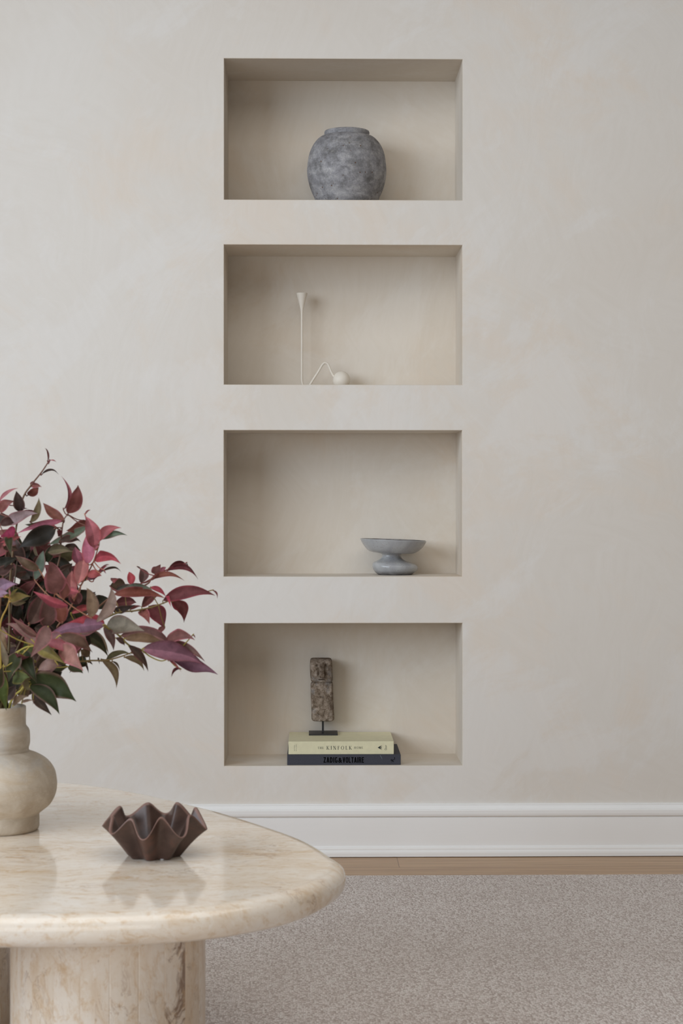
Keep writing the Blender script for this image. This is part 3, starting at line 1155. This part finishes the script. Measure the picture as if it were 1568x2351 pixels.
neck_p = smooth_prof([V(63.5, 1728), V(64, 1722), V(63.5, 1717), V(65.5, 1710), V(66.6, 1702), V(66.2, 1684), V(64.5, 1675), V(60.5, 1669), V(57.5, 1664), V(57, 1655), V(57.3, 1640), V(57.6, 1626)], 4) + [(57.2 * vs_, vz(1622)), (55.5 * vs_, vz(1620.4)), (53 * vs_, vz(1621.5)), (52 * vs_, vz(1626)), (51 * vs_, vz(1670)), (48 * vs_, vz(1720))]
lathe_part('neck', neck_p, (vb.x, vb.y), CLAY, vase, 128, .003, False, False, 6)

# ------------------------------------------------------------------ branches
# leaf tips and bases were sketched on a 3.0154x tracing of the bouquet, then placed in depth around the vase
K_ = 3.0154


def apt(x, y, dy):
    return on_y(x / K_, 1000 + y / K_, vb.y + dy)


C = {
    'maroon': (112, 60, 62), 'redbrown': (118, 68, 58), 'brown': (98, 76, 66), 'dbrown': (70, 54, 47), 'taupe': (136, 116, 104), 'rtaupe': (142, 108, 102),
    'rose': (160, 94, 102), 'pink': (192, 112, 126), 'magenta': (178, 68, 112), 'crimson': (158, 64, 80), 'salmon': (180, 112, 110), 'coral': (186, 92, 94),
    'mauve': (150, 122, 138), 'purple': (124, 84, 106), 'ggreen': (100, 102, 92), 'dgreen': (54, 58, 32), 'black': (38, 34, 24), 'olive': (124, 112, 58),
    'green': (82, 94, 48), 'olivebr': (112, 98, 74), 'bgrey': (108, 116, 114), 'burg': (126, 78, 76),
}
EDGE = {'maroon': 'crimson', 'redbrown': 'rose', 'brown': 'rose', 'dbrown': 'rtaupe', 'taupe': 'rtaupe', 'rtaupe': 'pink', 'rose': 'coral', 'pink': 'coral', 'crimson': 'coral', 'salmon': 'coral',
        'mauve': 'rose', 'purple': 'maroon', 'ggreen': 'rose', 'dgreen': 'rtaupe', 'black': 'dbrown', 'olive': 'rtaupe', 'green': 'olive', 'olivebr': 'rtaupe', 'burg': 'pink', 'coral': 'rose', 'magenta': 'coral', 'bgrey': 'rose'}


def leaf(bm, layer, b, t, w, col, bend=0.0, fold=.22, roll=None, depth_tilt=None, rnd=random):
    """b, t: world base and tip; w: full width; bend: sideways bow of the midrib (positive to the right of base->tip as seen by the camera)"""
    ax = t - b
    L = ax.length
    if L < 1e-5:
        return
    view = ((b + t) / 2 - CAM).normalized()
    side = view.cross(ax).normalized()            # lies in the picture, to the right of the axis
    nor = side.cross(ax.normalized())              # towards / away from the camera
    if nor.dot(view) > 0:
        nor = -nor
    roll = rnd.uniform(-.42, .42) if roll is None else roll
    curl = rnd.uniform(.02, .11) * L
    s2 = side * math.cos(roll) + nor * math.sin(roll)
    n2 = nor * math.cos(roll) - side * math.sin(roll)
    arch = rnd.uniform(.02, .12) * L
    wav = rnd.uniform(.02, .17) * w
    ph = rnd.uniform(0, 6)
    base = [c * rnd.uniform(.86, 1.14) for c in srgb(*C[col])[:3]]
    ed = srgb(*C[EDGE[col]])[:3]
    mid = [min(1, c * 1.35 + .03) for c in base]
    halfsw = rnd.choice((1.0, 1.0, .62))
    NS = 14
    cols = (-1, -.70, -.06, .06, .70, 1)
    rows = []
    for i in range(NS + 1):
        s = i / NS
        u_ = s ** .80
        prof_ = (math.sin(PI * u_) ** .85) * (1 - .42 * s ** 3) * 1.06 if 0 < s < 1 else 0
        if s > .74:
            prof_ = min(prof_, .04 + .62 * ((1 - s) / .26) ** 1.35)
        hw = w / 2 * max(prof_, .03 if s < .9 else .012)
        c = b + ax * s + side * (bend * 4 * s * (1 - s)) + nor * (arch * 4 * s * (1 - s)) + Vector((0, 0, -1)) * (curl * max(0, s - .62) ** 2 / .1444)
        row = []
        for u in cols:
            z_ = -abs(u) * fold * hw + wav * math.sin(9 * s + ph + (2 if u > 0 else 0)) * abs(u) * min(1, 4 * s * (1 - s))
            v = bm.verts.new(c + s2 * (u * hw) + n2 * (-z_))
            au = abs(u)
            if au < .1:
                cc = [a * .55 + m * .45 for a, m in zip(base, mid)]
            elif au < .9:
                cc = base
            else:
                k = .68
                cc = [a * (1 - k) + e * k for a, e in zip(base, ed)]
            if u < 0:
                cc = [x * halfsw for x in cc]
            v[layer] = (cc[0], cc[1], cc[2], 1)
            row.append(v)
        rows.append(row)
    for a, c in zip(rows, rows[1:]):
        for i in range(len(cols) - 1):
            bm.faces.new((a[i], a[i + 1], c[i + 1], c[i]))


def colored_tube(bm, layer, pts, rad, rgb, rgb2=None, n=7):
    c1 = srgb(*rgb)
    c2 = srgb(*(rgb2 or rgb))
    vr = tube(bm, pts, rad, n)
    m = len(vr)
    for i, r in enumerate(vr):
        t = i / (m - 1)
        for v in r:
            v[layer] = tuple(a * (1 - t) + b * t for a, b in zip(c1, c2))


MOUTH = Vector((vb.x, vb.y, vz(1640)))


def branch(label, stem, leaves, dy, color=(92, 84, 48), color2=(112, 68, 58), mouth=(0, 0), group=None, seed=0, r0=.0024, twigs=True):
    """stem: tracing points from above the vase mouth to the tip; leaves: (bx,by,tx,ty,w,col,bend[,dz])"""
    rnd = random.Random(seed * 17 + 5)
    br_ = thing('leafy_branch', label, 'branch', MOUTH + Vector((mouth[0], mouth[1], -.05)), group)
    m0 = MOUTH + Vector((mouth[0], mouth[1], 0))
    n = len(stem)
    pts = [m0 + Vector((0, 0, -.10)), m0 + Vector((0, 0, .0))]
    sp = []
    for i, (x, y) in enumerate(stem):
        k = (i + 1) / n
        sp.append(apt(x, y, mouth[1] * (1 - k) + dy * k))
    pts += sp
    line = catmull(pts, 7)
    bm = bmesh.new()
    ly = bm.verts.layers.float_color.new('Col')
    colored_tube(bm, ly, line, lambda t: r0 * (1 - .62 * t), color, color2)
    blades = bmesh.new()
    lb = blades.verts.layers.float_color.new('Col')
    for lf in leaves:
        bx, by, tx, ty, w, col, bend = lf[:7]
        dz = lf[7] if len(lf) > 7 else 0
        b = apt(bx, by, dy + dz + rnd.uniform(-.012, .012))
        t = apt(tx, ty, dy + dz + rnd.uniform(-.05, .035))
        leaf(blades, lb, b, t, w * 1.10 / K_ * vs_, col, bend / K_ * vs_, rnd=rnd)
        # petiole to the nearest stem point
        near = min(line[10:], key=lambda p_: (p_ - b).length)
        if twigs and (near - b).length < .075:
            mid_ = (near + b) / 2 + Vector((0, 0, -.003))
            colored_tube(bm, ly, catmull([near, mid_, b, b + (t - b) * .06], 3), .0010, color2, color2, 5)
    bmesh.ops.recalc_face_normals(bm, faces=bm.faces[:])
    for nm, b_, mt in (('stem', bm, STEM), ('foliage', blades, LEAF)):
        me = bpy.data.meshes.new(nm)
        b_.to_mesh(me)
        b_.free()
        link(nm, me, mt, br_, True)
    return br_


BR = []
branch('tallest wispy branch rising above the bouquet with a thin curled tip',
       [(60, 1500), (70, 1000), (118, 600), (160, 430), (215, 345), (290, 250), (330, 190), (345, 165)],
       [(330, 180, 308, 62, 13, 'maroon', 12), (342, 172, 392, 182, 8, 'rose', -6), (338, 182, 355, 158, 14, 'maroon', 0), (288, 268, 408, 262, 17, 'dbrown', -28), (215, 335, 290, 342, 36, 'burg', 6), (212, 340, 240, 308, 26, 'maroon', 4),
        (193, 412, 268, 345, 56, 'redbrown', 10), (138, 528, 112, 366, 72, 'dbrown', 4), (2, 530, 108, 442, 62, 'burg', -24), (-5, 455, 128, 360, 24, 'rose', -18), (160, 500, 200, 495, 14, 'brown', 5),
        (45, 610, 262, 515, 74, 'mauve', -14), (130, 560, 255, 518, 40, 'rose', -10), (-8, 540, 58, 610, 66, 'ggreen', 10)],
       .02, seed=1)
branch('branch with two upright red-brown leaves forming the upper crown of the bouquet',
       [(90, 1550), (260, 1200), (400, 900), (425, 690), (440, 590), (468, 545)],
       [(470, 540, 540, 330, 92, 'redbrown', 22), (446, 588, 298, 460, 62, 'redbrown', -14), (440, 515, 424, 275, 26, 'rose', 50), (435, 588, 118, 665, 44, 'pink', 8), (395, 580, 172, 608, 46, 'dgreen', -22), (212, 602, 268, 412, 48, 'olivebr', 24),
        (388, 640, 130, 752, 118, 'black', -8, -.03), (400, 640, 300, 640, 40, 'rose', 6), (420, 690, 395, 650, 40, 'maroon', 0), (596, 590, 458, 652, 78, 'redbrown', -22), (605, 628, 328, 748, 60, 'ggreen', -14), (335, 808, 505, 800, 66, 'olivebr', -18),
        (410, 730, 560, 720, 50, 'brown', -10), (440, 780, 560, 790, 60, 'dbrown', -8)],
       .0, seed=2)
branch('branch of pink upright leaves at the centre top of the bouquet',
       [(110, 1600), (330, 1400), (470, 1220), (560, 1040), (640, 890), (682, 770)],
       [(650, 775, 588, 540, 92, 'pink', 20, -.02), (588, 548, 630, 512, 12, 'rose', -8), (608, 892, 598, 672, 78, 'pink', 8), (676, 735, 842, 630, 58, 'rose', -32), (690, 715, 882, 672, 44, 'ggreen', -14), (655, 865, 838, 868, 68, 'crimson', -34),
        (540, 1030, 575, 800, 92, 'salmon', 10), (600, 968, 705, 968, 52, 'coral', -10), (505, 1130, 500, 920, 72, 'salmon', -14), (548, 1085, 462, 1050, 44, 'coral', -10, -.03), (640, 1012, 758, 885, 14, 'rose', -10), (690, 950, 842, 932, 16, 'dbrown', -26),
        (680, 938, 765, 890, 10, 'maroon', -10), (720, 930, 735, 955, 8, 'maroon', 2), (645, 780, 690, 760, 24, 'rose', 0), (560, 900, 520, 760, 70, 'rose', -10), (600, 1000, 700, 930, 36, 'purple', 6)],
       -.06, color2=(168, 106, 84), seed=3)
branch('long branch of maroon leaves with hanging pointed leaves, reaching nearest the third niche',
       [(170, 1640), (500, 1400), (780, 1240), (940, 1212), (1060, 1185), (1180, 1140), (1232, 1108)],
       [(1128, 1142, 1490, 1085, 84, 'maroon', -34), (1470, 1070, 1504, 1125, 12, 'maroon', -14), (1195, 1145, 1273, 1278, 82, 'maroon', -34), (1185, 1150, 1260, 1215, 34, 'crimson', 6), (1030, 1180, 1135, 1332, 108, 'maroon', -26), (1140, 1325, 1085, 1392, 34, 'burg', 10),
        (965, 1215, 1036, 1302, 60, 'burg', -16), (980, 1188, 1100, 1098, 60, 'burg', -18), (1160, 1105, 1185, 1170, 26, 'crimson', 6), (790, 1100, 1145, 1112, 66, 'redbrown', -24), (1040, 1050, 1148, 1110, 34, 'crimson', -14), (862, 1062, 1060, 1058, 44, 'ggreen', -16),
        (900, 1205, 985, 1175, 18, 'maroon', -6), (790, 1170, 945, 1150, 70, 'burg', -10), (780, 1215, 940, 1165, 50, 'dbrown', 8)],
       .06, color=(100, 94, 50), color2=(134, 110, 62), seed=4)
branch('slim branch of small red-brown leaves arching above the long maroon branch',
       [(160, 1650), (500, 1350), (800, 1095), (1005, 1035), (1050, 990), (1110, 950), (1165, 925)],
       [(1040, 1000, 1278, 985, 38, 'redbrown', -36), (1160, 932, 1372, 974, 40, 'maroon', -46), (1168, 918, 1302, 896, 46, 'maroon', -22), (1290, 880, 1300, 900, 8, 'dbrown', 0), (1078, 962, 1112, 882, 62, 'burg', -8), (1110, 940, 1150, 905, 30, 'rose', 0),
        (980, 1022, 966, 908, 66, 'brown', 26), (952, 908, 975, 915, 8, 'dbrown', 0), (908, 1035, 892, 933, 52, 'crimson', 8), (760, 1042, 872, 1028, 86, 'brown', -6), (775, 1010, 820, 985, 40, 'coral', -4), (800, 1075, 960, 1035, 40, 'ggreen', -10)],
       .12, color2=(124, 58, 56), seed=5)
branch('drooping branch ending in broad purple leaves, lowest and longest of the bouquet',
       [(190, 1660), (340, 1480), (560, 1340), (720, 1315), (830, 1390), (892, 1450), (975, 1482), (1040, 1530), (1115, 1560), (1165, 1545)],
       [(985, 1475, 1420, 1560, 124, 'purple', -16, -.01), (1180, 1530, 1508, 1622, 92, 'purple', 14), (1130, 1450, 1420, 1555, 60, 'brown', -36, .02), (858, 1405, 1140, 1432, 66, 'olivebr', -16, -.02), (835, 1385, 1210, 1450, 104, 'rtaupe', -40, .01), (1145, 1435, 1350, 1385, 84, 'burg', -28, .02),
        (1335, 1380, 1352, 1402, 8, 'maroon', -3), (890, 1452, 1026, 1612, 54, 'brown', -12), (718, 1322, 786, 1482, 54, 'brown', -18), (800, 1400, 862, 1448, 34, 'brown', -8), (735, 1325, 1000, 1345, 118, 'taupe', -22, .02), (725, 1312, 468, 1285, 74, 'coral', 26, -.02),
        (730, 1310, 298, 1392, 92, 'mauve', 20, -.03), (490, 1232, 665, 1196, 42, 'coral', -20), (1165, 1550, 1255, 1625, 16, 'maroon', -6), (1252, 1615, 1186, 1672, 20, 'maroon', 22), (560, 1370, 700, 1330, 60, 'rtaupe', -8)],
       -.05, color=(110, 104, 52), color2=(150, 136, 58), seed=6)
branch('low olive-brown branch with one curved leaf hanging free under the purple leaves',
       [(180, 1700), (400, 1590), (600, 1560), (740, 1555), (860, 1522), (915, 1500)],
       [(735, 1550, 915, 1500, 38, 'olivebr', -24), (700, 1545, 805, 1742, 58, 'olivebr', -44), (775, 1562, 828, 1628, 14, 'dbrown', -14), (860, 1532, 998, 1622, 42, 'olivebr', -30), (604, 1560, 642, 1588, 12, 'dbrown', -4), (588, 1572, 613, 1642, 14, 'dbrown', -4), (680, 1540, 690, 1580, 12, 'dbrown', 0),
        (540, 1370, 748, 1512, 84, 'dgreen', -34), (545, 1360, 752, 1505, 50, 'taupe', -52), (910, 1495, 1000, 1530, 26, 'brown', -8), (600, 1560, 480, 1620, 70, 'dgreen', 10), (620, 1530, 560, 1480, 60, 'olivebr', 8)],
       .05, color2=(130, 104, 58), seed=7)
branch('front branch of dusty rose and olive leaves hanging over the middle of the bouquet',
       [(20, 1740), (30, 1580), (150, 1480), (230, 1456), (320, 1442)],
       [(335, 1322, 212, 1525, 92, 'rtaupe', -10), (325, 1432, 492, 1515, 60, 'rose', -22), (240, 1468, 452, 1572, 74, 'olive', -10), (410, 1470, 578, 1625, 112, 'rtaupe', -18), (225, 1418, 38, 1282, 48, 'rtaupe', 12), (262, 1392, 82, 1250, 46, 'rtaupe', -12),
        (410, 1385, 640, 1482, 84, 'brown', -14), (400, 1585, 262, 1622, 72, 'taupe', 14), (0, 1345, 55, 1490, 34, 'taupe', 6), (40, 1600, 0, 1400, 40, 'taupe', 8), (300, 1480, 420, 1420, 54, 'rose', -8), (320, 1400, 470, 1400, 60, 'rtaupe', -8)],
       -.17, color=(168, 158, 74), color2=(178, 162, 80), mouth=(-.01, -.015), seed=8)
branch('lowest branch of broad dark green leaves hanging beside the vase neck',
       [(90, 1815), (150, 1755), (215, 1660), (290, 1585)],
       [(205, 1715, 478, 1590, 130, 'dgreen', -18, .02), (200, 1700, 528, 1806, 168, 'dgreen', -26), (205, 1735, 412, 1922, 92, 'dgreen', -30, -.01), (225, 1775, 358, 1922, 58, 'dbrown', 12, .01), (470, 1600, 575, 1640, 66, 'dgreen', -12, .02), (150, 1850, 245, 1828, 18, 'taupe', -8),
        (230, 1828, 225, 1862, 10, 'brown', -6), (90, 1655, 205, 1660, 86, 'green', 16, -.02), (170, 1570, 90, 1660, 70, 'dgreen', 10), (210, 1690, 300, 1600, 70, 'brown', -10), (90, 1870, 200, 1790, 40, 'olivebr', -14), (250, 1650, 430, 1580, 90, 'taupe', -14, .03), (15, 1635, 45, 1875, 70, 'green', 14, -.05), (-25, 1760, 20, 1590, 80, 'dgreen', -10, -.05), (130, 1500, 60, 1690, 100, 'dgreen', 12, -.02), (170, 1490, 255, 1690, 90, 'dgreen', 12, -.01), (50, 1790, 175, 1640, 84, 'black', -10, .0), (20, 1830, 110, 1720, 70, 'dbrown', 10, -.02)],
       -.12, color=(172, 164, 78), color2=(160, 146, 74), mouth=(.016, -.012), seed=9)
branch('central branch of large burgundy leaves with a coral leaf across it',
       [(60, 1700), (200, 1450), (330, 1300), (370, 1150), (380, 1080)],
       [(385, 1095, 342, 842, 128, 'burg', 14, -.02), (200, 1305, 300, 1070, 116, 'brown', 16, -.01), (318, 1330, 318, 1085, 104, 'brown', 12, .01), (432, 1300, 372, 1100, 92, 'redbrown', 10, .02), (472, 1180, 228, 1058, 54, 'coral', -24, -.06), (445, 1130, 400, 960, 70, 'burg', 16, .0),
        (668, 1292, 765, 1028, 66, 'taupe', 48, -.02), (630, 1262, 598, 1030, 74, 'taupe', 24, -.01), (240, 1000, 300, 775, 64, 'bgrey', 6, .03), (272, 930, 105, 825, 60, 'brown', -10, -.01)],
       -.13, color2=(150, 100, 74), seed=10)
branch('short sprig of young yellow-olive shoots beside the vase on the window side',
       [(0, 1700), (0, 1330), (48, 1190), (74, 1112)],
       [(74, 1122, 128, 1045, 20, 'olive', -4), (66, 1150, 215, 1098, 52, 'olive', -14), (70, 1140, 180, 1150, 44, 'olivebr', 8), (62, 1112, 5, 1098, 14, 'olive', 4), (70, 1110, 60, 1060, 10, 'salmon', 2), (-5, 1060, 122, 1002, 84, 'mauve', -12), (-10, 1100, 60, 1080, 50, 'mauve', -6)],
       -.19, color=(176, 164, 76), color2=(178, 140, 70), mouth=(-.02, -.02), seed=11)
branch('shaded branch of magenta and dark leaves behind the young olive shoots',
       [(-20, 1600), (0, 1200), (30, 900), (60, 720)],
       [(105, 668, -5, 700, 66, 'magenta', 12), (100, 690, 0, 740, 26, 'coral', -6), (15, 765, 150, 690, 30, 'salmon', -6), (62, 690, 78, 822, 52, 'dgreen', 6), (0, 620, 100, 600, 60, 'dbrown', -14), (-10, 890, 118, 838, 74, 'black', 8), (-20, 950, 100, 880, 60, 'dbrown', 8), (20, 780, 130, 790, 44, 'brown', -8), (110, 760, 40, 720, 30, 'mauve', 6)],
       -.10, seed=12)

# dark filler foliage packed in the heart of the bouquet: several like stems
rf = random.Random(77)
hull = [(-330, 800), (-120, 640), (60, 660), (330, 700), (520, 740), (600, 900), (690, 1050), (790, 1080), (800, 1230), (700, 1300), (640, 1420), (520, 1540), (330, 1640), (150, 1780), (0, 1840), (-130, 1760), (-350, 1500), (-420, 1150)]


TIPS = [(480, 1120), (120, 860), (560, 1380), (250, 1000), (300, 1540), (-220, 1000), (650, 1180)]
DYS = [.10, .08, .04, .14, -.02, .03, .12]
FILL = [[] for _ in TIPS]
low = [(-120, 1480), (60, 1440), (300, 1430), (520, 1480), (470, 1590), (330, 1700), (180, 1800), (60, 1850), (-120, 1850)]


def in_poly(x, y, poly):
    c = False
    for i in range(len(poly)):
        (x1_, y1_), (x2_, y2_) = poly[i], poly[i - 1]
        if (y1_ > y) != (y2_ > y) and x < (x2_ - x1_) * (y - y1_) / (y2_ - y1_) + x1_:
            c = not c
    return c


def fill(poly, count, pal, xr, wr, lr, dz=(-.02, .09)):
    made = tries = 0
    while made < count and tries < 20000:
        tries += 1
        x, y = rf.uniform(*xr), rf.uniform(640, 1850)
        an = math.atan2(y - 1900, x - 10) + rf.gauss(0, .75)
        L = rf.uniform(*lr)
        tx, ty = x + math.cos(an) * L, y + math.sin(an) * L
        if not (in_poly(x, y, poly) and in_poly(tx, ty, poly)):
            continue
        ang = math.atan2((y + ty) / 2 - 1880, (x + tx) / 2)
        s = min(range(len(TIPS)), key=lambda i: abs(math.atan2(TIPS[i][1] - 1880, TIPS[i][0]) - ang) + rf.uniform(0, .35))
        FILL[s].append((x, y, tx, ty, rf.uniform(*wr), rf.choice(pal), rf.uniform(-24, 24), rf.uniform(*dz)))
        made += 1


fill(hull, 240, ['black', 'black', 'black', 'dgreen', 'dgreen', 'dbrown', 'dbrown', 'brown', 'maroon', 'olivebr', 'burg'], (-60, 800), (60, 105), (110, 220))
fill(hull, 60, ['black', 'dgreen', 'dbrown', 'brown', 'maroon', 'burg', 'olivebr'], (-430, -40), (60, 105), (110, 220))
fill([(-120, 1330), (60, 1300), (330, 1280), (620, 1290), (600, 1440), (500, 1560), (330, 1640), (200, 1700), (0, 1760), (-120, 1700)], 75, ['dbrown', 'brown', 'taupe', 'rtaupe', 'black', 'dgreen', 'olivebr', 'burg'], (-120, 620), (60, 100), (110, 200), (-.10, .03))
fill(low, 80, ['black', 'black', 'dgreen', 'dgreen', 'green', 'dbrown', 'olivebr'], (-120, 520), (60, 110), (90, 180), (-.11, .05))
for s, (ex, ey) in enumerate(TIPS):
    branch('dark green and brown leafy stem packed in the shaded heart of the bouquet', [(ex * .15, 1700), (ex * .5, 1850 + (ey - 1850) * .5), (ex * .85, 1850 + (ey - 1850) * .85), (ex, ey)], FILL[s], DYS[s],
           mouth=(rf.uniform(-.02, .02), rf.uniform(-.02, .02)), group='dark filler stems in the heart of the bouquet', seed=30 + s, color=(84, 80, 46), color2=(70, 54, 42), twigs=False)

# ------------------------------------------------------------------ light
def area(name, loc, target, sx_, sy_, power, color, spread=180):
    li = bpy.data.lights.new(name, 'AREA')
    li.shape = 'RECTANGLE'
    li.size, li.size_y = sx_, sy_
    li.energy = power
    li.color = color
    li.spread = math.radians(spread)
    o = bpy.data.objects.new(name, li)
    COL.objects.link(o)
    o.location = loc
    o.rotation_euler = (Vector(target) - Vector(loc)).to_track_quat('-Z', 'Y').to_euler()
    o['kind'] = 'helper'
    return o


area('window_light', (-4.2, -4.1, 2.3), (-.3, 0, 1.35), 4.0, 2.6, 74, (.89, .99, 1.11), 110)
area('room_fill', (-.7, -5.6, .85), (-.3, 0, .75), 3.4, 1.3, 27, (1.0, .965, .91))  # added unseen lamp behind the camera, brightens the table leg and edge
area('ceiling_bounce', (0.3, -3.1, 3.4), (0.3, -3.1, 0), 4.2, 3.0, 74, (1.0, .965, .92))
w = bpy.data.worlds.new('room_ambient')
scene.world = w
w.use_nodes = True
bg = w.node_tree.nodes['Background']
bg.inputs[0].default_value = (1.0, .90, .78, 1)
bg.inputs[1].default_value = .035

# ------------------------------------------------------------------ camera
cd = bpy.data.cameras.new('camera')
cam = bpy.data.objects.new('camera', cd)
COL.objects.link(cam)
cam.location = CAM
cam.rotation_euler = (PI / 2, 0, -YAW)
cd.sensor_fit = 'HORIZONTAL'
cd.sensor_width = 24.0
cd.lens = F / W * 24.0
cd.shift_x = 0
cd.shift_y = -(HGT / 2 - HORIZON) / W
cd.clip_start = .05
cd.dof.use_dof = True
cd.dof.focus_distance = D + .02
cd.dof.aperture_fstop = 12
scene.camera = cam
scene.view_settings.view_transform = 'Standard'
scene.view_settings.look = 'None'
scene.view_settings.exposure = .08
scene.cycles.use_denoising = True
scene.cycles.max_bounces = 8
